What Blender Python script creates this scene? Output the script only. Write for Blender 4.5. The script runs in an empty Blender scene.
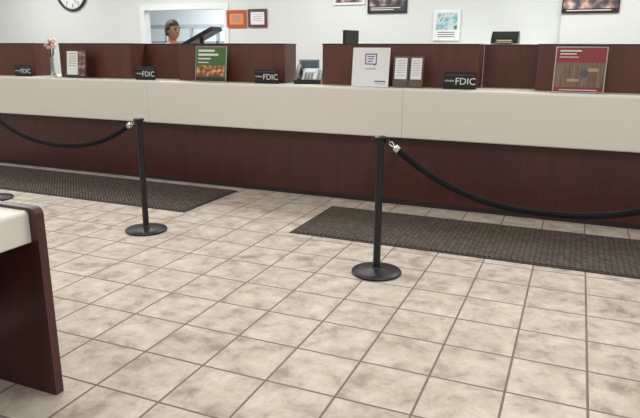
import bpy, bmesh, math, random
from mathutils import Vector, Matrix
random.seed(4)
S=bpy.context.scene
try:
    S.view_settings.view_transform='Standard'
except Exception: pass
COL=S.collection
def lin(c):
    c=c/255.0
    return c/12.92 if c<=0.04045 else ((c+0.055)/1.055)**2.4
def rgb(r,g,b): return (lin(r),lin(g),lin(b),1)

# ---------------- materials ----------------
def base_mat(name):
    m=bpy.data.materials.new(name); m.use_nodes=True
    nt=m.node_tree; b=nt.nodes['Principled BSDF']; return m,nt,b
def nd(nt,t,**k):
    n=nt.nodes.new(t)
    for a,v in k.items(): setattr(n,a,v)
    return n
def simple(name,c,rough=.5,metal=0,var=.06,scale=30,bump=0,spec=.5):
    m,nt,b=base_mat(name)
    tc=nd(nt,'ShaderNodeTexCoord'); nz=nd(nt,'ShaderNodeTexNoise'); nz.inputs['Scale'].default_value=scale
    nt.links.new(tc.outputs['Object'],nz.inputs['Vector'])
    mx=nd(nt,'ShaderNodeMixRGB'); c=rgb(*c)
    mx.inputs[1].default_value=tuple(x*(1-var) for x in c[:3])+(1,); mx.inputs[2].default_value=tuple(min(1,x*(1+var)) for x in c[:3])+(1,)
    nt.links.new(nz.outputs['Fac'],mx.inputs[0]); nt.links.new(mx.outputs[0],b.inputs['Base Color'])
    b.inputs['Roughness'].default_value=rough; b.inputs['Metallic'].default_value=metal
    b.inputs['Specular IOR Level'].default_value=spec
    if bump:
        bp=nd(nt,'ShaderNodeBump'); bp.inputs['Strength'].default_value=bump; bp.inputs['Distance'].default_value=.003
        nt.links.new(nz.outputs['Fac'],bp.inputs['Height']); nt.links.new(bp.outputs[0],b.inputs['Normal'])
    return m
def wood(name,c1,c2,rough=.35,stretch=(1.2,1.2,.12),scale=9):
    m,nt,b=base_mat(name)
    tc=nd(nt,'ShaderNodeTexCoord'); mp=nd(nt,'ShaderNodeMapping'); mp.inputs['Scale'].default_value=stretch
    nz=nd(nt,'ShaderNodeTexNoise'); nz.inputs['Scale'].default_value=scale; nz.inputs['Detail'].default_value=8; nz.inputs['Roughness'].default_value=.65
    nt.links.new(tc.outputs['Object'],mp.inputs[0]); nt.links.new(mp.outputs[0],nz.inputs['Vector'])
    cr=nd(nt,'ShaderNodeValToRGB'); cr.color_ramp.elements[0].position=.3; cr.color_ramp.elements[1].position=.72
    cr.color_ramp.elements[0].color=rgb(*c1); cr.color_ramp.elements[1].color=rgb(*c2)
    nt.links.new(nz.outputs['Fac'],cr.inputs[0]); nt.links.new(cr.outputs[0],b.inputs['Base Color'])
    b.inputs['Roughness'].default_value=rough
    return m
MAHO=wood('mahogany_base',(58,28,25),(75,38,33),.34,(1.5,1.5,.15))
MAHO2=wood('mahogany_screen',(82,44,37),(98,55,46),.4,(1.2,1.2,.15))
MAHO3=wood('mahogany_desk',(54,28,24),(75,39,34),.3,(1.5,1.5,.15))
DKEDGE=simple('dark_reveal',(30,20,18),.6)
LAM=simple('beige_laminate',(220,216,206),.38,var=.02,scale=160)
BLK=simple('black_powder_coat',(17,17,19),.42)
ROPE=simple('black_rope_velvet',(16,16,18),.85,var=.3,scale=250,bump=.6,spec=.2)
CHROME=simple('chrome',(205,205,205),.18,1,var=.02)
PLBLK=simple('black_plastic',(24,24,26),.35)
GREY=simple('grey_plastic',(120,125,128),.4)
WHITE=simple('white_card',(232,233,235),.6,var=.02)
INK=simple('dark_ink',(60,60,66),.7)
WHTINK=simple('white_ink',(225,225,222),.6)
ACRY=simple('clear_acrylic_edge',(190,196,198),.15)
WALLM=simple('wall_paint',(216,221,219),.8,var=.015,scale=3)
WALLH=simple('hall_paint',(226,233,238),.8,var=.015,scale=3)
CEIL=simple('ceiling_tile',(225,225,222),.9,var=.03,scale=60)
TRIM=simple('door_frame_paint',(228,232,234),.5,var=.01)

def floor_mat():
    m,nt,b=base_mat('stone_tile'); L=nt.links.new
    T=.365
    tc=nd(nt,'ShaderNodeTexCoord'); mp=nd(nt,'ShaderNodeMapping')
    mp.inputs['Location'].default_value=(-.20+40*T+.004, 1.77+40*T, 0)
    L(tc.outputs['Object'],mp.inputs[0])
    br=nd(nt,'ShaderNodeTexBrick'); br.offset=0; br.squash=1
    br.inputs['Scale'].default_value=1; br.inputs['Mortar Size'].default_value=.0068; br.inputs['Mortar Smooth'].default_value=.25
    br.inputs['Brick Width'].default_value=T; br.inputs['Row Height'].default_value=T; br.inputs['Bias'].default_value=0
    br.inputs['Color1'].default_value=(0,0,0,1); br.inputs['Color2'].default_value=(1,1,1,1); br.inputs['Mortar'].default_value=(.5,.5,.5,1)
    L(mp.outputs[0],br.inputs['Vector'])
    # per-tile offset of clouds
    sc=nd(nt,'ShaderNodeVectorMath',operation='SCALE'); sc.inputs['Scale'].default_value=9
    L(br.outputs['Color'],sc.inputs[0])
    ad=nd(nt,'ShaderNodeVectorMath',operation='ADD'); L(mp.outputs[0],ad.inputs[0]); L(sc.outputs[0],ad.inputs[1])
    n1=nd(nt,'ShaderNodeTexNoise'); n1.inputs['Scale'].default_value=7.0; n1.inputs['Detail'].default_value=7; n1.inputs['Roughness'].default_value=.64; n1.inputs['Distortion'].default_value=.25
    L(ad.outputs[0],n1.inputs['Vector'])
    cr=nd(nt,'ShaderNodeValToRGB'); e=cr.color_ramp.elements
    e[0].position=.32; e[0].color=rgb(150,137,125); e[1].position=.68; e[1].color=rgb(206,198,187)
    k=e.new(.48); k.color=rgb(186,175,163)
    L(n1.outputs['Fac'],cr.inputs[0])
    n2=nd(nt,'ShaderNodeTexNoise'); n2.inputs['Scale'].default_value=45; n2.inputs['Detail'].default_value=4
    L(tc.outputs['Object'],n2.inputs['Vector'])
    m1=nd(nt,'ShaderNodeMixRGB',blend_type='OVERLAY'); m1.inputs[0].default_value=.15
    L(cr.outputs[0],m1.inputs[1]); L(n2.outputs['Fac'],m1.inputs[2])
    mm=nd(nt,'ShaderNodeMixRGB'); L(br.outputs['Fac'],mm.inputs[0]); L(m1.outputs[0],mm.inputs[1]); mm.inputs[2].default_value=rgb(122,110,99)
    L(mm.outputs[0],b.inputs['Base Color'])
    rr=nd(nt,'ShaderNodeMapRange'); rr.inputs['To Min'].default_value=.45; rr.inputs['To Max'].default_value=.85
    L(br.outputs['Fac'],rr.inputs[0]); L(rr.outputs[0],b.inputs['Roughness']); b.inputs['Specular IOR Level'].default_value=.35
    inv=nd(nt,'ShaderNodeMath',operation='SUBTRACT'); inv.inputs[0].default_value=1; L(br.outputs['Fac'],inv.inputs[1])
    bp=nd(nt,'ShaderNodeBump'); bp.inputs['Strength'].default_value=.5; bp.inputs['Distance'].default_value=.004
    L(inv.outputs[0],bp.inputs['Height']); L(bp.outputs[0],b.inputs['Normal'])
    return m
FLOORM=floor_mat()
def mat_mat():
    m,nt,b=base_mat('woven_mat'); L=nt.links.new
    tc=nd(nt,'ShaderNodeTexCoord'); mp=nd(nt,'ShaderNodeMapping'); mp.inputs['Rotation'].default_value=(0,0,math.radians(45)); mp.inputs['Scale'].default_value=(1,1,1)
    L(tc.outputs['Object'],mp.inputs[0])
    br=nd(nt,'ShaderNodeTexBrick'); br.offset=.5
    br.inputs['Scale'].default_value=1; br.inputs['Brick Width'].default_value=.060; br.inputs['Row Height'].default_value=.030; br.inputs['Mortar Size'].default_value=.006; br.inputs['Mortar Smooth'].default_value=.6
    br.inputs['Color1'].default_value=rgb(108,100,91); br.inputs['Color2'].default_value=rgb(87,79,72); br.inputs['Mortar'].default_value=rgb(50,45,42)
    L(mp.outputs[0],br.inputs['Vector'])
    nz=nd(nt,'ShaderNodeTexNoise'); nz.inputs['Scale'].default_value=300; L(tc.outputs['Object'],nz.inputs['Vector'])
    mx=nd(nt,'ShaderNodeMixRGB',blend_type='OVERLAY'); mx.inputs[0].default_value=.5; L(br.outputs['Color'],mx.inputs[1]); L(nz.outputs['Fac'],mx.inputs[2])
    L(mx.outputs[0],b.inputs['Base Color']); b.inputs['Roughness'].default_value=.95; b.inputs['Specular IOR Level'].default_value=.15
    inv=nd(nt,'ShaderNodeMath',operation='SUBTRACT'); inv.inputs[0].default_value=1; L(br.outputs['Fac'],inv.inputs[1])
    bp=nd(nt,'ShaderNodeBump'); bp.inputs['Distance'].default_value=.004; L(inv.outputs[0],bp.inputs['Height']); L(bp.outputs[0],b.inputs['Normal'])
    return m
MATM=mat_mat(); MATB=simple('mat_rubber_border',(48,44,42),.8)

# ---------------- mesh helpers ----------------
def fin(o,mat,parent=None,loc=(0,0,0),rot=(0,0,0),smooth=False):
    COL.objects.link(o)
    if mat and not o.data.materials: o.data.materials.append(mat)
    o.location=loc; o.rotation_euler=rot
    if parent: o.parent=parent
    if smooth:
        for p in o.data.polygons: p.use_smooth=True
    return o
def from_bm(bm,name):
    me=bpy.data.meshes.new(name); bmesh.ops.recalc_face_normals(bm,faces=bm.faces); bm.to_mesh(me); bm.free()
    return bpy.data.objects.new(name,me)
def add_box(bm,x0,x1,y0,y1,z0,z1):
    r=bmesh.ops.create_cube(bm,size=1,matrix=Matrix.Translation(((x0+x1)/2,(y0+y1)/2,(z0+z1)/2))@Matrix.Diagonal((x1-x0,y1-y0,z1-z0,1)))
    return r
def box(name,x0,x1,y0,y1,z0,z1,mat,parent=None,bev=0,loc=(0,0,0),rot=(0,0,0)):
    bm=bmesh.new(); add_box(bm,x0,x1,y0,y1,z0,z1)
    if bev: bmesh.ops.bevel(bm,geom=bm.edges[:],offset=bev,segments=2,affect='EDGES',profile=.6)
    return fin(from_bm(bm,name),mat,parent,loc,rot)
def boxes(name,lst,mat,parent=None,loc=(0,0,0),rot=(0,0,0)):
    bm=bmesh.new()
    for b in lst: add_box(bm,*b)
    return fin(from_bm(bm,name),mat,parent,loc,rot)
def lines(name,lst,mat,parent):
    return [box(name,*b,mat,parent) for b in lst]
def extrude_profile(name,pts,axis,a,b,mat,parent=None,loc=(0,0,0),smooth=False,rot=(0,0,0)):
    # pts: 2D list; axis 'x': pts=(y,z); 'y': pts=(x,z); 'z': pts=(x,y)
    bm=bmesh.new()
    def v(p,t):
        return {'x':(t,p[0],p[1]),'y':(p[0],t,p[1]),'z':(p[0],p[1],t)}[axis]
    A=[bm.verts.new(v(p,a)) for p in pts]; B=[bm.verts.new(v(p,b)) for p in pts]
    n=len(pts)
    for i in range(n):
        f=bm.faces.new((A[i],A[(i+1)%n],B[(i+1)%n],B[i])); f.smooth=smooth
    bm.faces.new(A); bm.faces.new(B[::-1])
    o=from_bm(bm,name); return fin(o,mat,parent,loc,rot)
def lathe(name,prof,mat,parent=None,loc=(0,0,0),rot=(0,0,0),seg=40):
    bm=bmesh.new(); rings=[]
    for r,z in prof:
        if r<1e-6: rings.append([bm.verts.new((0,0,z))])
        else: rings.append([bm.verts.new((r*math.cos(2*math.pi*i/seg),r*math.sin(2*math.pi*i/seg),z)) for i in range(seg)])
    for a,b in zip(rings,rings[1:]):
        for i in range(seg):
            j=(i+1)%seg
            if len(a)==1 and len(b)==1: continue
            if len(a)==1: f=bm.faces.new((a[0],b[i],b[j]))
            elif len(b)==1: f=bm.faces.new((a[i],a[j],b[0]))
            else: f=bm.faces.new((a[i],a[j],b[j],b[i]))
            f.smooth=True
    o=from_bm(bm,name)
    o=fin(o,mat,parent,loc,rot)
    try: 
        o.data.set_sharp_from_angle(angle=math.radians(40))
    except Exception: pass
    return o
def tube(name,pts,rad,mat,parent=None,loc=(0,0,0),seg=12,closed=False,rot=(0,0,0)):
    pts=[Vector(p) for p in pts]; n=len(pts); bm=bmesh.new(); rings=[]; up=None
    for i,p in enumerate(pts):
        if closed: t=(pts[(i+1)%n]-pts[i-1]).normalized()
        else: t=(pts[min(i+1,n-1)]-pts[max(i-1,0)]).normalized()
        if up is None:
            up=Vector((0,0,1)) if abs(t.z)<.9 else Vector((0,1,0))
        s=t.cross(up).normalized(); up=s.cross(t).normalized()
        r=rad[i] if isinstance(rad,(list,tuple)) else rad
        rings.append([bm.verts.new(p+s*r*math.cos(2*math.pi*k/seg)+up*r*math.sin(2*math.pi*k/seg)) for k in range(seg)])
    m=n if closed else n-1
    for i in range(m):
        a=rings[i]; b=rings[(i+1)%n]
        for k in range(seg):
            f=bm.faces.new((a[k],a[(k+1)%seg],b[(k+1)%seg],b[k])); f.smooth=True
    if not closed:
        bm.faces.new(rings[0]); bm.faces.new(rings[-1][::-1])
    return fin(from_bm(bm,name),mat,parent,loc,rot)
def empty(name,loc,label,cat,rot=(0,0,0),group=None):
    e=bpy.data.objects.new(name,None); COL.objects.link(e); e.location=loc; e.rotation_euler=rot; e.empty_display_size=.1
    e['label']=label; e['category']=cat
    if group: e['group']=group
    return e
def text(name,s,size,mat,parent,loc,rot=(math.pi/2,0,0),align='CENTER',ext=.0006,xs=1.0):
    cu=bpy.data.curves.new(name,'FONT'); cu.body=s; cu.size=size; cu.extrude=ext; cu.align_x=align; cu.align_y='CENTER'; cu.resolution_u=3
    t=bpy.data.objects.new('tmp',cu); COL.objects.link(t)
    dg=bpy.context.evaluated_depsgraph_get(); me=bpy.data.meshes.new_from_object(t.evaluated_get(dg))
    bpy.data.objects.remove(t)
    o=bpy.data.objects.new(name,me); fin(o,mat,parent,loc,rot); o.scale=(xs,1,1); return o

# ---------------- room ----------------
def struct(o): o['kind']='structure'; return o
X0,X1,Y0,Y1=-11.6,4.2,-8.0,3.0; CH=3.3
struct(box('floor',X0-.1,X1+.1,Y0-.1,6.6,-.1,0,FLOORM))
struct(box('ceiling',X0-.1,X1+.1,Y0-.1,6.6,CH,CH+.1,CEIL))
DX0,DX1,DZ=-7.12,-5.47,2.256
struct(boxes('wall_back',[(X0,DX0,Y1,Y1+.12,0,CH),(DX1,-.29,Y1,Y1+.12,0,CH),(DX0,DX1,Y1,Y1+.12,DZ,CH),(-.29,X1,Y1-.12,Y1+.12,0,CH)],WALLM))
struct(box('wall_left',X0-.1,X0,Y0,6.5,0,CH,WALLM))
struct(box('wall_right',X1,X1+.1,Y0,6.5,0,CH,WALLM))
struct(box('wall_front',X0,X1,Y0-.1,Y0,0,CH,WALLM))
struct(box('wall_hall',X0,X1,6.5,6.6,0,CH,WALLH))
struct(boxes('trim_1',[(DX0-.07,DX0+.02,Y1-.02,Y1+.14,0,DZ+.07),(DX1-.02,DX1+.07,Y1-.02,Y1+.14,0,DZ+.07),(DX0+.02,DX1-.02,Y1-.02,Y1+.14,DZ-.02,DZ+.07)],TRIM))
# glazed partition seen through the opening
struct(boxes('trim_2',[(DX0-2.2,DX1+1.0,5.2,5.26,2.02,2.10),(DX0-2.2,DX1+1.0,5.2,5.26,1.72,1.76)]+[(x,x+.05,5.2,5.26,0,2.02) for x in (-9.0,-8.35,-7.7,-7.05,-6.4)],simple('partition_frame',(150,156,160),.4)))

# ---------------- teller counter ----------------
CX0,CX1=-10.6,3.4; HT,HB=1.218,.720
ctr=empty('teller_counter',(0,0,0),'long bank teller counter with beige laminate top and mahogany base','counter')
def arc(cx,cz,r,a0,a1,n=6):
    return [(cx+r*math.cos(math.radians(a0+(a1-a0)*i/n)),cz+r*math.sin(math.radians(a0+(a1-a0)*i/n))) for i in range(n+1)]
r=.03
prof=arc(r,HT-r,r,90,180)+arc(.015,HB+.015,.015,180,270)+[(.13,HB),(.13,HT-.05),(1.0,HT-.05),(1.0,HT)]
seams=[-7.9,-4.75,-1.6,1.55]; xs=[CX0]+seams+[CX1]
for a,b in zip(xs,xs[1:]):
    extrude_profile('countertop_section',prof,'x',a+.0015,b-.0015,LAM,ctr)
box('base_panel',CX0+.05,CX1-.05,.10,.13,.0,HB-.001,MAHO,ctr)
box('end_panel',CX0+.05,CX0+.08,.1301,.98,0,HT-.051,MAHO,ctr)
box('end_panel',CX1-.08,CX1-.05,.1301,.98,0,HT-.051,MAHO,ctr)
box('base_reveal',CX0+.05,CX1-.05,.092,.0999,0,.05,DKEDGE,ctr)
# ---------------- privacy screens ----------------
ZT=1.652; ZB=HT
def screen(xa,xb,wing_r=.3,wing_l=.3,y=.3,label='low mahogany privacy screen standing on the teller counter'):
    e=empty('privacy_screen',(xa,y,ZB),label,'screen',group='mahogany privacy screens on the teller counter')
    w=xb-xa; h=ZT-ZB
    box('front_panel',0,w,0,.03,0.001,h-.014,MAHO2,e,.002)
    if wing_r: box('side_panel',w-.03,w,.0301,wing_r,0.001,h-.014,MAHO2,e,.002)
    if wing_l: box('side_panel',0,.03,.0301,wing_l,0.001,h-.014,MAHO2,e,.002)
    lst=[(-.003,w+.003,-.003,.033,h-.014,h)]
    if wing_r: lst.append((w-.033,w+.003,.033,wing_r+.003,h-.014,h))
    if wing_l: lst.append((-.003,.033,.033,wing_l+.003,h-.014,h))
    boxes('top_edge',lst,MAHO3,e)
    return e
screen(-9.6,-6.84)
screen(-6.385,-5.21,.42)
screen(-5.202,-4.498,0,0,.60)
screen(-4.49,-3.06,.3,.40)
screen(-2.60,-.93,.42)
screen(-.922,-.388,0,0,.62)
screen(-.38,2.2,.3,.42)

# ---------------- mats ----------------
def floor_mat_obj(x0,x1,y0,y1,label):
    e=empty('floor_mat',(x0,y0,0),label,'mat')
    w=x1-x0;h=y1-y0; bd=.035
    bm=bmesh.new()
    add_box(bm,0,w,0,h,.0005,.006)
    bmesh.ops.bevel(bm,geom=[q for q in bm.edges if abs(q.verts[0].co.z-q.verts[1].co.z)<1e-5 and q.verts[0].co.z>.004],offset=.004,segments=2,affect='EDGES')
    fin(from_bm(bm,'rubber_border'),MATB,e)
    box('woven_pile',bd,w-bd,bd,h-bd,.0061,.011,MATM,e,.002)
floor_mat_obj(-7.6,-3.49,-1.12,-.06,'long dark brown textured entrance mat in front of the counter')
floor_mat_obj(-2.24,1.7,-1.31,-.27,'long dark brown waffle-textured mat with dark rubber border')

# ---------------- stanchions ----------------
def stanchion(loc,ang,label):
    e=empty('rope_stanchion',loc,label,'stanchion',rot=(0,0,ang),group='black rope stanchions on the tile floor')
    lathe('weighted_base',[(0,.001),(.178,.001),(.182,.006),(.182,.016),(.176,.022),(.12,.030),(.06,.036),(.04,.042),(.034,.052),(0,.052)],BLK,e,seg=64)
    lathe('pole',[(0,.045),(.0265,.045),(.0265,.965),(0,.965)],BLK,e,seg=32)
    lathe('top_cap',[(0,.955),(.032,.955),(.034,.96),(.034,.985),(.044,.988),(.046,.993),(.044,1.0),(.03,1.006),(0,1.008)],BLK,e,seg=40)
    for s in (1,-1):
        pts=[(s*(.050+.015*math.cos(a)),.015*math.sin(a),.978) for a in [i*math.pi/8 for i in range(16)]]
        tube('rope_ring',pts,.004,BLK,e,closed=True,seg=8)
    return e
P0=Vector((-5.70,-1.47,0)); P1=Vector((-3.44,-1.77,0)); P2=Vector((-1.22,-1.95,0)); P3=Vector((1.02,-2.02,0))
stanchion(P0,math.atan2(P1.y-P0.y,P1.x-P0.x),'black metal rope stanchion beside the entrance mat')
stanchion(P1,math.atan2(P2.y-P0.y,P2.x-P0.x),'black metal rope stanchion between the two mats')
stanchion(P2,math.atan2(P3.y-P1.y,P3.x-P1.x),'black metal rope stanchion standing before the waffle mat')
stanchion(P3,math.atan2(P3.y-P2.y,P3.x-P2.x),'black metal rope stanchion at the end of the mat')
def rope(A,B,sag,label,ra=.022):
    A=Vector(A);B=Vector(B); e=empty('barrier_rope',((A+B)/2),label,'rope',group='black ropes hung between the stanchions')
    M=(A+B)/2; N=60
    pts=[]
    for i in range(N+1):
        t=i/N; p=A.lerp(B,t)-M; s=1-abs(2*t-1)**2.3; p.z-=sag*s; pts.append(p)
    k=2
    tube('rope_cord',pts[k:N+1-k],ra,ROPE,e,seg=14)
    for end in (0,1):
        q=pts if end==0 else pts[::-1]
        d=(q[k+1]-q[1]).normalized()
        base=q[k]; tip=q[k]-d*.05
        tube('ferrule',[base,base-d*.03,tip+d*.012,tip],[ra+.003,ra+.003,ra+.003,.010],CHROME,e,seg=16)
        c=tip; end_p=q[0]; ax=(end_p-c); L=ax.length; ax.normalize(); side=ax.cross(Vector((0,0,1))).normalized(); up=side.cross(ax)
        loop=[c+ax*(L/2-L/2*math.cos(a)*1.0)+up*.012*math.sin(a) for a in [i*2*math.pi/20 for i in range(20)]]
        tube('snap_hook',loop,.005,CHROME,e,closed=True,seg=8)
    return e
def hookpt(P,Q):
    d=(Q-P); d.z=0; d.normalize(); return P+d*.064+Vector((0,0,.968))
rope(hookpt(P0,P1),hookpt(P1,P0),.285,'black rope with chrome hooks sagging above the entrance mat')
rope(hookpt(P2,P3),hookpt(P3,P2),.385,'black rope with chrome hook sagging above the waffle mat')

# ---------------- writing desk ----------------
dk=empty('check_writing_desk',(-2.5,-4.6,0),'mahogany writing desk with thick beige laminate top','desk')
rr=.035; H=.905; xr=-2.10+2.5; xl=-3.0+2.5
pp=[(xl,0.0),(xr,0.0)]+arc(xr-rr,H-rr,rr,0,90,8)+arc(xl+rr,H-rr,rr,90,180,8)
extrude_profile('end_panel',pp,'y',-4.105+4.6,-4.06+4.6,MAHO3,dk)
extrude_profile('end_panel',pp,'y',-5.80+4.6,-5.755+4.6,MAHO3,dk)
zt,zb=.892,.745; xf=-2.14+2.5
pf=[(xl+.02,zb)]+arc(xf-.012,zb+.012,.012,-90,0,4)+arc(xf-.02,zt-.02,.02,0,90,6)+[(xl+.02,zt)]
extrude_profile('desktop',pf,'y',-5.754+4.6,-4.106+4.6,LAM,dk)
box('back_panel',xl+.02,xl+.05,-5.754+4.6,-4.106+4.6,.08,zb-.001,MAHO3,dk)

# ---------------- signs ----------------
def fdic(x,w,h,y=.12,lab='small black FDIC member plaque standing on the counter'):
    e=empty('deposit_insurance_plaque',(x,y,HT),lab,'sign',group='black FDIC plaques along the counter')
    box('plaque_face',-w/2,w/2,0,.012,.001,h,PLBLK,e,.002)
    text('lettering','FDIC',h*.56,WHTINK,e,(w*.17,-.0012,h*.45),xs=1.0)
    text('small_lettering','MEMBER',h*.15,WHTINK,e,(-w*.31,-.0012,h*.48))
    lines('ruled_line',[(-w*.44,w*.44,-.001,-.0001,h*.82,h*.835)],GREY,e)
fdic(-6.88,.30,.15); fdic(-4.86,.29,.155); fdic(-3.2,.30,.155); fdic(-1.07,.32,.165)

def photo_mat(name,cols,scale=7):
    """printed picture: coloured blotches"""
    m,nt,b=base_mat(name); Lk=nt.links.new
    tc=nd(nt,'ShaderNodeTexCoord')
    nz=nd(nt,'ShaderNodeTexNoise'); nz.inputs['Scale'].default_value=scale*1.3; nz.inputs['Detail'].default_value=3
    Lk(tc.outputs['Object'],nz.inputs['Vector'])
    cr=nd(nt,'ShaderNodeValToRGB'); e=cr.color_ramp.elements
    ps=[.32+.36*i/(len(cols)-1) for i in range(len(cols))]
    e[0].position=ps[0]; e[0].color=rgb(*cols[0]); e[1].position=ps[-1]; e[1].color=rgb(*cols[-1])
    for p_,c_ in list(zip(ps,cols))[1:-1]:
        k=e.new(p_); k.color=rgb(*c_)
    Lk(nz.outputs['Fac'],cr.inputs[0]); Lk(cr.outputs[0],b.inputs['Base Color']); b.inputs['Roughness'].default_value=.35
    return m
def easel(name,x,w,h,lab,cat='sign',y=.12,tilt=.12,ry=0):
    e=empty(name,(x,y,HT),lab,cat,rot=(-tilt,0,ry))
    return e
def holder(e,w,h):
    box('acrylic_holder',-w/2-.008,w/2+.008,.003,.008,.002,h+.006,ACRY,e)
    box('holder_foot',-w/2-.008,w/2+.008,-.03,.0029,.002,.007,ACRY,e)
# green poster
e=easel('poster_stand',-3.935,.41,.40,'green card poster with food photo in clear acrylic stand','poster')
holder(e,.40,.395); GR=simple('green_print',(62,104,50),.4); FOOD=photo_mat('food_print',[(70,60,30),(120,66,36),(186,116,60),(224,208,170)],16)
box('card',-.20,.20,-.001,.003,.008,.395,GR,e); box('photo_print',-.19,.19,-.003,-.0011,.065,.185,FOOD,e)
box('footer_band',-.20,.20,-.003,-.0011,.01,.055,simple('dark_print',(48,40,36),.4),e)
lines('text_line',[(-.17,.05,-.003,-.0011,.340,.365),(-.17,.10,-.003,-.0011,.295,.320),(-.17,.0,-.003,-.0011,.255,.270),(-.17,-.03,-.003,-.0011,.215,.225)],WHTINK,e)
# white sign
e=easel('card_sign',-1.995,.4,.4,'white card sign with purple outlined emblem and fine print','sign')
box('card',-.20,.20,-.001,.003,.002,.395,WHITE,e)
PUR=simple('purple_ink',(84,74,140),.6)
extrude_profile('emblem_outline',[(-.062,.225),(.03,.225),(.045,.205),(.05,.225),(.062,.225),(.062,.335),(-.062,.335),(-.062,.2251),(-.052,.235),(-.052,.325),(.052,.325),(.052,.235),(-.052,.2351)],'y',-.003,-.0011,PUR,e)
lines('text_line',[(-.038,.038,-.003,-.0011,.300,.310),(-.034,.03,-.003,-.0011,.276,.286),(-.034,.02,-.003,-.0011,.252,.262),(-.06,.06,-.003,-.0011,.178,.184),(.05,.17,-.003,-.0011,.05,.062),(.06,.17,-.003,-.0011,.030,.034)],PUR,e)
box('easel_back',-.05,.05,.004,.01,.002,.3,WHITE,e)
# two small framed notices
for xx,ww in ((-1.671,.16),(-1.512,.145)):
    e=easel('notice_holder',xx,ww,.32,'white printed notice in a small grey holder','sign'); e['group']='small framed notices on the counter'
    box('holder_frame',-ww/2,ww/2,.0,.008,.002,.315,simple('pewter',(84,78,74),.4),e,.002)
    a=ww/2-.018
    box('paper',-a,a,-.0012,-.0001,.085,.295,WHITE,e)
    box('caption',-a,a,-.0012,-.0001,.014,.08,simple('caption_brown',(96,80,70),.5),e)
    lines('text_line',[(-a*.7,a*.7,-.0025,-.0013,.265-.024*i,.270-.024*i) for i in range(7)],simple('grey_ink',(165,165,165),.6),e)
# red poster
e=easel('poster_stand',0.0,.43,.41,'red card poster with weathered wood photo in clear stand','poster')
holder(e,.42,.405)
RED=simple('red_print',(132,36,48),.4); WD=wood('wood_print',(66,50,42),(146,120,98),.4,(9,1,.6),6)
box('card',-.21,.21,-.001,.003,.008,.405,RED,e); box('photo_print',-.21,.21,-.003,-.0011,.05,.27,WD,e)
lines('text_line',[(-.18,.0,-.003,-.0011,.368,.380),(-.18,-.04,-.003,-.0011,.342,.352),(-.18,-.02,-.003,-.0011,.315,.322),(-.16,.16,-.003,-.0011,.022,.029)],WHTINK,e)
lathe('dial_print',[(0,.0),(.035,0),(.035,.001),(0,.001)],simple('slate_print',(74,74,84),.4),e,loc=(.04,-.0035,.17),rot=(math.pi/2,0,0),seg=24)
TAN=simple('tan_print',(176,140,112),.5)
box('hand_print',-.10,.0,-.005,-.0031,.10,.125,TAN,e); box('hand_print',.07,.15,-.005,-.0031,.19,.22,TAN,e)
# left brochure holder
e=easel('brochure_holder',-5.96,.34,.36,'white and brown brochure in a dark upright holder','brochure')
box('holder_frame',-.17,.17,.0,.01,.002,.355,simple('holder_brown',(60,46,42),.4),e,.002)
box('brochure_page',-.15,.03,-.002,-.0001,.04,.335,WHITE,e); box('brochure_photo',.035,.15,-.002,-.0001,.03,.335,photo_mat('brochure_print',[(60,40,34),(120,80,60),(180,170,160)],14),e)
lines('text_line',[(-.12,.0,-.0032,-.0021,.30-.03*i,.306-.03*i) for i in range(6)],GREY,e)

# ---------------- vase with flowers ----------------
e=empty('flower_vase',(-6.36,.14,HT),'slim clear vase holding small pink and white flowers','vase')
GL,nt,b=base_mat('vase_glass'); b.inputs['Transmission Weight'].default_value=.85; b.inputs['Roughness'].default_value=.05; b.inputs['Base Color'].default_value=(.9,.95,.93,1)
lathe('vase_body',[(0,.001),(.04,.001),(.042,.01),(.03,.05),(.02,.12),(.018,.2),(.024,.25),(.021,.25),(.015,.2),(.017,.12),(.026,.05),(.0,.012)],GL,e,seg=28)
GRN=simple('leaf_green',(70,105,60),.6)
PK=simple('petal_pink',(222,160,168),.6); PW=simple('petal_cream',(235,222,200),.6)
for i in range(8):
    a=i*1.05+.3; rr_=.03+.03*(i%2); top=Vector((rr_*math.cos(a),rr_*math.sin(a),.38+.10*((i*7)%4)/3))
    tube('stem',[(0.004*math.cos(a),.004*math.sin(a),.02),(.006*math.cos(a),.006*math.sin(a),.22),top],.0025,GRN,e,seg=6)
    bm=bmesh.new()
    for k in range(6):
        b_=k*math.pi/3
        bmesh.ops.create_uvsphere(bm,u_segments=8,v_segments=6,radius=1,matrix=Matrix.Translation((.018*math.cos(b_),.018*math.sin(b_),0))@Matrix.Rotation(b_,4,'Z')@Matrix.Diagonal((.019,.012,.010,1)))
    bmesh.ops.create_uvsphere(bm,u_segments=8,v_segments=6,radius=.010)
    fin(from_bm(bm,'flower_head'),(PK,PW)[i%2],e,loc=top,rot=(.7*math.sin(a),.6,a),smooth=True)
for i in range(4):
    a=i*1.6; tube('leaf',[(.01*math.cos(a),.01*math.sin(a),.24),(.03*math.cos(a),.03*math.sin(a),.30),(.05*math.cos(a),.05*math.sin(a),.33)],[.003,.012,.002],GRN,e,seg=6)

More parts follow.
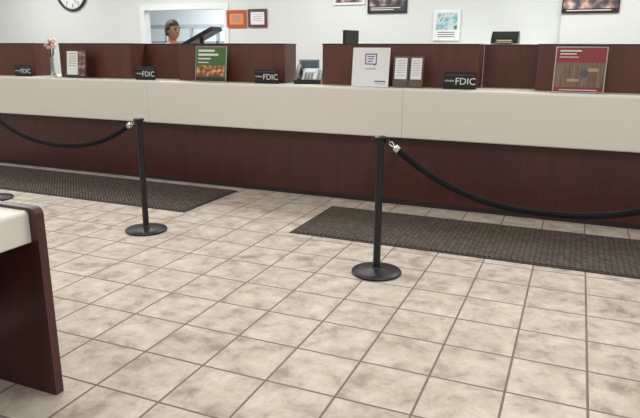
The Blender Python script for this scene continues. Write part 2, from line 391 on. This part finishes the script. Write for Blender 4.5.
# ---------------- desk phone ----------------
e=empty('desk_phone',(-2.79,.36,HT),'grey and black office desk phone with display','phone',rot=(0,0,.25))
pr=[(-.11,.001),(.11,.001),(.11,.14),(.08,.17),(-.11,.04)]
extrude_profile('phone_body',pr,'x',-.15,.15,PLBLK,e)
sl=math.atan2(.13,.19); L0=(0,-.11,.04)
LG=simple('silver_plastic',(150,156,158),.35)
def onface(name,x0,x1,u0,u1,t,mat,bev=0):
    return box(name,x0,x1,u0,u1,.0002,t,mat,e,bev,loc=L0,rot=(sl,0,0))
onface('faceplate',-.06,.145,.01,.22,.006,LG,.002)
onface('display_screen',-.04,.08,.14,.21,.009,simple('lcd_pale',(150,175,180),.3),.001)
for i in range(4):
    for j in range(3): box('key',-.04+.036*j,-.012+.036*j,.02+.028*i,.040+.028*i,.0062,.011,PLBLK,e,0,L0,(sl,0,0))
for i in range(6): box('line_key',.10,.135,.02+.03*i,.040+.03*i,.0062,.010,PLBLK,e,0,L0,(sl,0,0))
hp=[(-.105,.0,.02),(-.105,.02,.04),(-.105,.05,.055),(-.105,.15,.055),(-.105,.19,.04),(-.105,.215,.02)]
tube('handset',hp,[.026,.030,.020,.020,.030,.026],GREY,e,loc=L0,rot=(sl,0,0),seg=14)
box('raised_display',-.13,.10,.112,.135,.15,.262,LG,e,.004)
box('raised_screen',-.11,.08,.110,.1119,.17,.245,simple('lcd_blue',(100,120,130),.3),e)

# ---------------- monitors behind the screens ----------------
SCR=simple('screen_grey',(90,100,110),.2)
def monitor(x,y,ztop,w,hh,rz,label,roll=0):
    e=empty('computer_monitor',(x,y,HT),label,'monitor',rot=(0,0,rz))
    z=ztop-HT; c=z-hh/2
    box('display_housing',-w/2,w/2,-.02,.02,-hh/2,hh/2,PLBLK,e,.006,loc=(0,0,c),rot=(0,roll,0))
    box('screen_glass',-w/2+.015,w/2-.015,.0201,.022,-hh/2+.02,hh/2-.015,SCR,e,loc=(0,0,c),rot=(0,roll,0))
    lathe('stand_neck',[(0,.012),(.02,.012),(.02,c),(0,c)],PLBLK,e,loc=(0,-.045,0),seg=16)
    lathe('stand_foot',[(0,.001),(.11,.001),(.11,.01),(.02,.014),(0,.014)],PLBLK,e,seg=32)
monitor(-2.40,.64,1.80,.24,.30,1.25,'black computer monitor turned sideways on the counter')
# tilted touch display seen from the side
e=empty('tilting_display_terminal',(-4.50,.84,HT),'black display terminal tilted back on a stand','monitor',rot=(0,0,.0))
ang=-.42
box('display_housing',-.25,.25,-.12,.12,-.026,.026,PLBLK,e,.01,loc=(0,0,.52),rot=(0,ang,0))
box('screen_glass',-.23,.23,-.10,.10,.0261,.028,SCR,e,loc=(0,0,.52),rot=(0,ang,0))
lathe('stand_neck',[(0,.014),(.03,.014),(.025,.5),(0,.5)],PLBLK,e,seg=16)
lathe('stand_foot',[(0,.001),(.11,.001),(.11,.01),(.03,.016),(0,.016)],PLBLK,e,seg=32)
# ---------------- back cabinet & things ----------------
WC=simple('cabinet_white',(216,220,217),.5,var=.02)
e=empty('storage_cabinet',(-1.9,2.45,0),'tall white storage cabinet with doors along the wall','cabinet')
box('body',0,1.5,.02,.54,.001,1.68,WC,e,.003)
for i in range(3):
    d=box('door',.01+.5*i,.49+.5*i,0,.0199,.04,1.66,WC,e,.002)
    tube('handle',[(.44+.5*i,-.001,.9),(.44+.5*i,-.02,.91),(.44+.5*i,-.02,1.04),(.44+.5*i,-.001,1.05)],.005,CHROME,d,seg=8)
e=empty('label_printer',(-.95,2.65,1.681),'small black printer on top of the white cabinet','printer')
pr=[(-.14,0),(.14,0),(.14,.10),(.09,.16),(-.03,.16),(-.14,.07)]
extrude_profile('printer_body',pr,'x',-.17,.17,PLBLK,e)
box('paper_tray',-.11,.11,-.20,-.1401,.01,.02,GREY,e,.002)
box('feed_slot',-.1,.1,-.142,-.1401,.04,.05,simple('yellow_label',(205,180,90),.5),e)
box('paper_sheet',-.09,.09,-.19,-.145,.021,.024,WHITE,e)
# display board (blue & white)
e=empty('wall_notice_board',(-1.81,2.99,1.9),'pale blue printed notice on the wall','poster')
box('board',-.19,.19,-.015,.009,-.17,.25,WHITE,e,.002)
box('printed_picture',-.15,.15,-.017,-.0151,-.02,.21,photo_mat('blue_print',[(90,150,170),(150,190,200),(210,220,225),(90,120,90)],9),e)
lines('text_line',[(-.12,.12,-.017,-.0151,-.06-.03*i,-.05-.03*i) for i in range(3)],INK,e)

# framed pictures on back wall
def framed(x,z,w,h,fm,im,lab,fw=.03,name='picture_frame',yy=3.0,cat='picture frame'):
    e=empty(name,(x,yy-.001,z),lab,cat)
    boxes('frame',[(-w/2,w/2,-.025,0,h/2-fw,h/2),(-w/2,w/2,-.025,0,-h/2,-h/2+fw),(-w/2,-w/2+fw,-.025,0,-h/2+fw,h/2-fw),(w/2-fw,w/2,-.025,0,-h/2+fw,h/2-fw)],fm,e)
    box('print',-w/2+fw,w/2-fw,-.012,-.002,-h/2+fw,h/2-fw,im,e)
    return e
ORF=simple('orange_wood',(186,84,44),.4); BRF=simple('brown_wood',(96,60,42),.4)
e=framed(-5.25,2.075,.36,.27,ORF,simple('tan_paper',(212,150,112),.6),'orange wooden frame with tan certificate',.045)
lines('text_line',[(-.08,.08,-.0135,-.0121,.04-.03*i,.046-.03*i) for i in range(4)],INK,e)
e=framed(-4.86,2.08,.34,.28,BRF,WHITE,'dark brown wooden frame with white certificate',.04)
lines('text_line',[(-.08,.08,-.0135,-.0121,.05-.03*i,.056-.03*i) for i in range(4)],GREY,e)
DK=photo_mat('dark_poster_print',[(34,34,42),(70,70,84),(130,104,96),(190,176,168)],6)
DK2=photo_mat('grey_poster_print',[(44,48,60),(90,86,92),(170,130,116),(214,210,206)],6)
e=framed(-2.70,2.41,.60,.58,PLBLK,DK,'dark framed promotional poster on the wall',.02,'wall_poster',cat='poster')
box('caption_band',-.28,.28,-.0135,-.0121,-.27,-.19,simple('charcoal_print',(60,60,68),.4),e)
lines('text_line',[(-.25,.1,-.016,-.0136,-.245,-.235),(-.25,.2,-.016,-.0136,-.22,-.21)],WHTINK,e)
e=framed(-3.30,2.54,.5,.58,WHITE,DK2,'white bordered promotional poster on the wall',.03,'wall_poster',cat='poster')
e=framed(-2.05,2.60,.5,.5,WHITE,DK2,'white bordered printed poster high on the wall',.03,'wall_poster',cat='poster')
e=framed(.04,2.36,.68,.58,PLBLK,DK2,'black framed poster with portraits on the wall',.015,'wall_poster',2.88,cat='poster')
box('caption_band',-.32,.32,-.0135,-.0121,-.275,-.235,PLBLK,e)
lines('text_line',[(-.28,.25,-.016,-.0136,-.262,-.25)],WHTINK,e)

# ---------------- clock ----------------
e=empty('wall_clock',(-8.70,2.999,2.62),'round wall clock with black rim and white face','clock')
R=.37
lathe('clock_face',[(0,0),(R*.93,0),(R*.93,.012),(0,.012)],WHITE,e,rot=(math.pi/2,0,0),seg=64)
lathe('clock_rim',[(R*.88,0),(R,0),(R,.035),(R*.97,.045),(R*.90,.04),(R*.88,.02)],simple('rim_dark',(50,50,54),.35),e,rot=(math.pi/2,0,0),seg=64)
for h in range(1,13):
    a=math.pi/2-h*math.pi/6; text('clock_numeral',str(h),.09,INK,e,(R*.72*math.cos(a),-.0135,R*.72*math.sin(a)))
bm=bmesh.new()
for t in range(60):
    a=t*math.pi/30; l=.03 if t%5==0 else .015
    bmesh.ops.create_cube(bm,size=1,matrix=Matrix.Rotation(-a,4,'Y')@Matrix.Translation((0,-.013,R*.86-l/2))@Matrix.Diagonal((.006 if t%5==0 else .003,.002,l,1)))
o=fin(from_bm(bm,'minute_marks'),INK,e); o['kind']='stuff'
def hand(name,ang,l,w):
    extrude_profile(name,[(-w,-.03),(w,-.03),(w*.4,l),(-w*.4,l)],'y',-.02,-.017,PLBLK,e,rot=(0,ang,0))
hand('hour_hand',math.radians(305),.17,.010); hand('minute_hand',math.radians(160),.25,.007)

# ---------------- person ----------------
SKIN=simple('skin',(158,116,98),.6,var=.04,scale=12); HAIR=simple('dark_hair',(28,24,24),.6,var=.3,scale=90)
SHIRT=simple('navy_shirt',(54,60,82),.8,var=.1,scale=60); TRO=simple('dark_trousers',(36,36,42),.8)
k=1.12
per=empty('person',(-5.49,1.55,0),'person with short dark hair in navy shirt standing behind the counter','person',rot=(0,0,math.radians(-12)))
def skin_obj(name,V,E,mat,root=0,sub=2):
    me=bpy.data.meshes.new(name); me.from_pydata([tuple(c*k for c in v[:3]) for v in V],E,[]); o=bpy.data.objects.new(name,me); COL.objects.link(o)
    m=o.modifiers.new('Skin','SKIN')
    for i,v in enumerate(V):
        sv=me.skin_vertices[0].data[i]; rr=v[3]*k; sv.radius=(rr, (v[4]*k if len(v)>4 else rr)); sv.use_root=(i==root)
    s=o.modifiers.new('Sub','SUBSURF'); s.levels=sub; s.render_levels=sub
    dg=bpy.context.evaluated_depsgraph_get(); m2=bpy.data.meshes.new_from_object(o.evaluated_get(dg)); bpy.data.objects.remove(o)
    return m2
# person faces +X local ; y = sideways
def chain(clothes):
    g=clothes
    V=[(0,0,.96,.14+g),(0,0,1.12,.125+g),(0,0,1.28,.14+g),(0,0,1.42,.12+g),(0.005,0,1.50,.058+g*.5),(.01,0,1.57,.052+g*.3)]
    E=[(0,1),(1,2),(2,3),(3,4),(4,5)]
    return V,E
V,E=chain(0)
for s in (-1,1):
    b0=len(V); V+=[(0,s*.19,1.40,.055),(-.02,s*.25,1.14,.042),(.16,s*.22,1.02,.034),(.24,s*.19,1.03,.026),(.29,s*.18,1.03,.024)]
    E+=[(3,b0),(b0,b0+1),(b0+1,b0+2),(b0+2,b0+3),(b0+3,b0+4)]
    for f_,(dy,ln) in enumerate([(-.028,.062),(-.01,.075),(.01,.07),(.028,.055)]):
        c0=len(V); V+=[(.33,s*.18+dy,1.03,.0095),(.33+ln*.6,s*.18+dy*1.1,1.022,.009),(.33+ln,s*.18+dy*1.1,1.0,.008)]
        E+=[(b0+4,c0),(c0,c0+1),(c0+1,c0+2)]
    c0=len(V); V+=[(.28,s*.18-s*.035,1.02,.011),(.31,s*.18-s*.055,1.005,.009)]; E+=[(b0+3,c0),(c0,c0+1)]
    l0=len(V); V+=[(0,s*.10,.86,.088),(.01,s*.11,.48,.055),(-.01,s*.11,.10,.038),(.12,s*.12,.04,.03)]
    E+=[(0,l0),(l0,l0+1),(l0+1,l0+2),(l0+2,l0+3)]
body=skin_obj('body',V,E,SKIN)
bm=bmesh.new(); bm.from_mesh(body)
hs=bmesh.ops.create_uvsphere(bm,u_segments=32,v_segments=24,radius=1)['verts']
hc=Vector((.03,0,1.645))
for v in hs:
    x,y,z=v.co; 
    w=.078*(1-.18*max(0,-z)); dpt=.096*(1-.10*max(0,-z)); 
    X=x*dpt; Y=y*w; Z=z*.118
    if x>0 and abs(y)<.25 and -.35<z<.12: X+=.024*(1-abs(y)/.25)*(1-abs(z+.15)/.28 if abs(z+.15)<.28 else 0)
    if x>.5 and abs(abs(y)-.38)<.18 and abs(z-.08)<.14: X-=.008
    if x>.6 and abs(y)<.35 and abs(z+.52)<.09: X+=.005
    if x>.3 and z<-.75: X+=.012
    v.co=Vector((X,Y,Z))*k+hc*k
for s in (-1,1):
    bmesh.ops.create_uvsphere(bm,u_segments=12,v_segments=8,radius=1,matrix=Matrix.Translation((.02*k,s*.082*k,1.64*k))@Matrix.Diagonal((.018*k,.008*k,.03*k,1)))
o=from_bm(bm,'body'); o=fin(o,SKIN,per)
rm=o.modifiers.new('Remesh','REMESH'); rm.mode='VOXEL'; rm.voxel_size=.009; rm.use_smooth_shade=True
sm=o.modifiers.new('Smooth','SMOOTH'); sm.iterations=2
# hair: cap with hairline at the forehead, covering the sides and nape
bm=bmesh.new(); hv=bmesh.ops.create_uvsphere(bm,u_segments=40,v_segments=28,radius=1)['verts']
dele=[v for v in hv if (v.co.z<.42 and v.co.x>.42) or (v.co.z<-.05 and v.co.x>.0) or v.co.z<-.6]
for v in hv: v.co=(Vector((v.co.x*.108-.008,v.co.y*.091,v.co.z*.134+.008))*(1+.02*math.sin(v.co.x*17)*math.cos(v.co.y*13)))*k+hc*k
bmesh.ops.delete(bm,geom=dele,context='VERTS')
o=from_bm(bm,'hair'); o=fin(o,HAIR,per,smooth=True); sd=o.modifiers.new('Solid','SOLIDIFY'); sd.thickness=.012
for s in (-1,1):
    bm=bmesh.new(); bmesh.ops.create_uvsphere(bm,u_segments=12,v_segments=8,radius=.012*k,matrix=Matrix.Translation((.112*k,s*.03*k,1.655*k)))
    fin(from_bm(bm,'eye'),simple('eye_dark',(40,30,28),.2),per,smooth=True)
    box('eyebrow',.118*k,.128*k,s*.03*k-.018,s*.03*k+.018,1.682*k,1.69*k,HAIR,per,.002)
box('mouth',.116*k,.128*k,-.024,.024,1.583*k,1.589*k,simple('lip',(140,80,72),.5),per,.002)
V,E=chain(.018); V=V[:5]; V[4]=(0.005,0,1.475,.068); E=E[:4]
for s in (-1,1):
    b0=len(V); V+=[(0,s*.19,1.40,.072),(-.02,s*.25,1.14,.058),(.14,s*.225,1.03,.046)]
    E+=[(3,b0),(b0,b0+1),(b0+1,b0+2)]
m2=skin_obj('shirt',V,E,SHIRT); fin(bpy.data.objects.new('shirt',m2),SHIRT,per,smooth=True)
V=[(0,0,.98,.155),(0,0,.92,.15)]; E=[(0,1)]
for s in (-1,1):
    l0=len(V); V+=[(0,s*.10,.84,.104),(.01,s*.11,.48,.072),(-.01,s*.11,.09,.06)]; E+=[(1,l0),(l0,l0+1),(l0+1,l0+2)]
m2=skin_obj('trousers',V,E,TRO); fin(bpy.data.objects.new('trousers',m2),TRO,per,smooth=True)
for s in (-1,1):
    box('shoe',-.07*k,.18*k,s*.115*k-.05,s*.115*k+.05,.001,.09,PLBLK,per,.025)

# ---------------- lights ----------------
def area(name,x,y,z,sx,sy,en,col=(1,.98,.955)):
    l=bpy.data.lights.new(name,'AREA'); l.shape='RECTANGLE'; l.size=sx; l.size_y=sy; l.energy=en; l.color=col
    o=bpy.data.objects.new(name,l); COL.objects.link(o); o.location=(x,y,z); return o
for x in (-9.2,-6.2,-3.2,-.2,2.6):
    area('ceiling_troffer_light',x,-5.8,CH-.03,.6,1.2,32)
    area('ceiling_troffer_light',x,-2.6,CH-.03,.6,1.2,40)
    area('ceiling_troffer_light',x,1.4,CH-.03,1.2,.6,54,(1,.99,.975))
area('hall_light',-6.8,4.8,CH-.03,1.5,1.0,135,(.93,.97,1))
w=bpy.data.worlds.new('World'); S.world=w; w.use_nodes=True; w.node_tree.nodes['Background'].inputs[0].default_value=(.9,.95,1,1); w.node_tree.nodes['Background'].inputs[1].default_value=.6

# ---------------- camera ----------------
cam=bpy.data.cameras.new('Camera'); co=bpy.data.objects.new('Camera',cam); COL.objects.link(co); S.camera=co
cam.sensor_width=36; cam.lens=599.6/640*36; cam.clip_start=.05
P_,R_,Yw=.2570,.0070,.3978
fw=Vector((-math.sin(Yw)*math.cos(P_),math.cos(Yw)*math.cos(P_),-math.sin(P_)))
rt=Vector((math.cos(Yw),math.sin(Yw),0)); up=rt.cross(fw)
rt2=rt*math.cos(R_)+up*math.sin(R_); up2=-rt*math.sin(R_)+up*math.cos(R_)
co.matrix_world=Matrix.Translation((0,-5.929,1.569))@Matrix((rt2,up2,-fw)).transposed().to_4x4()
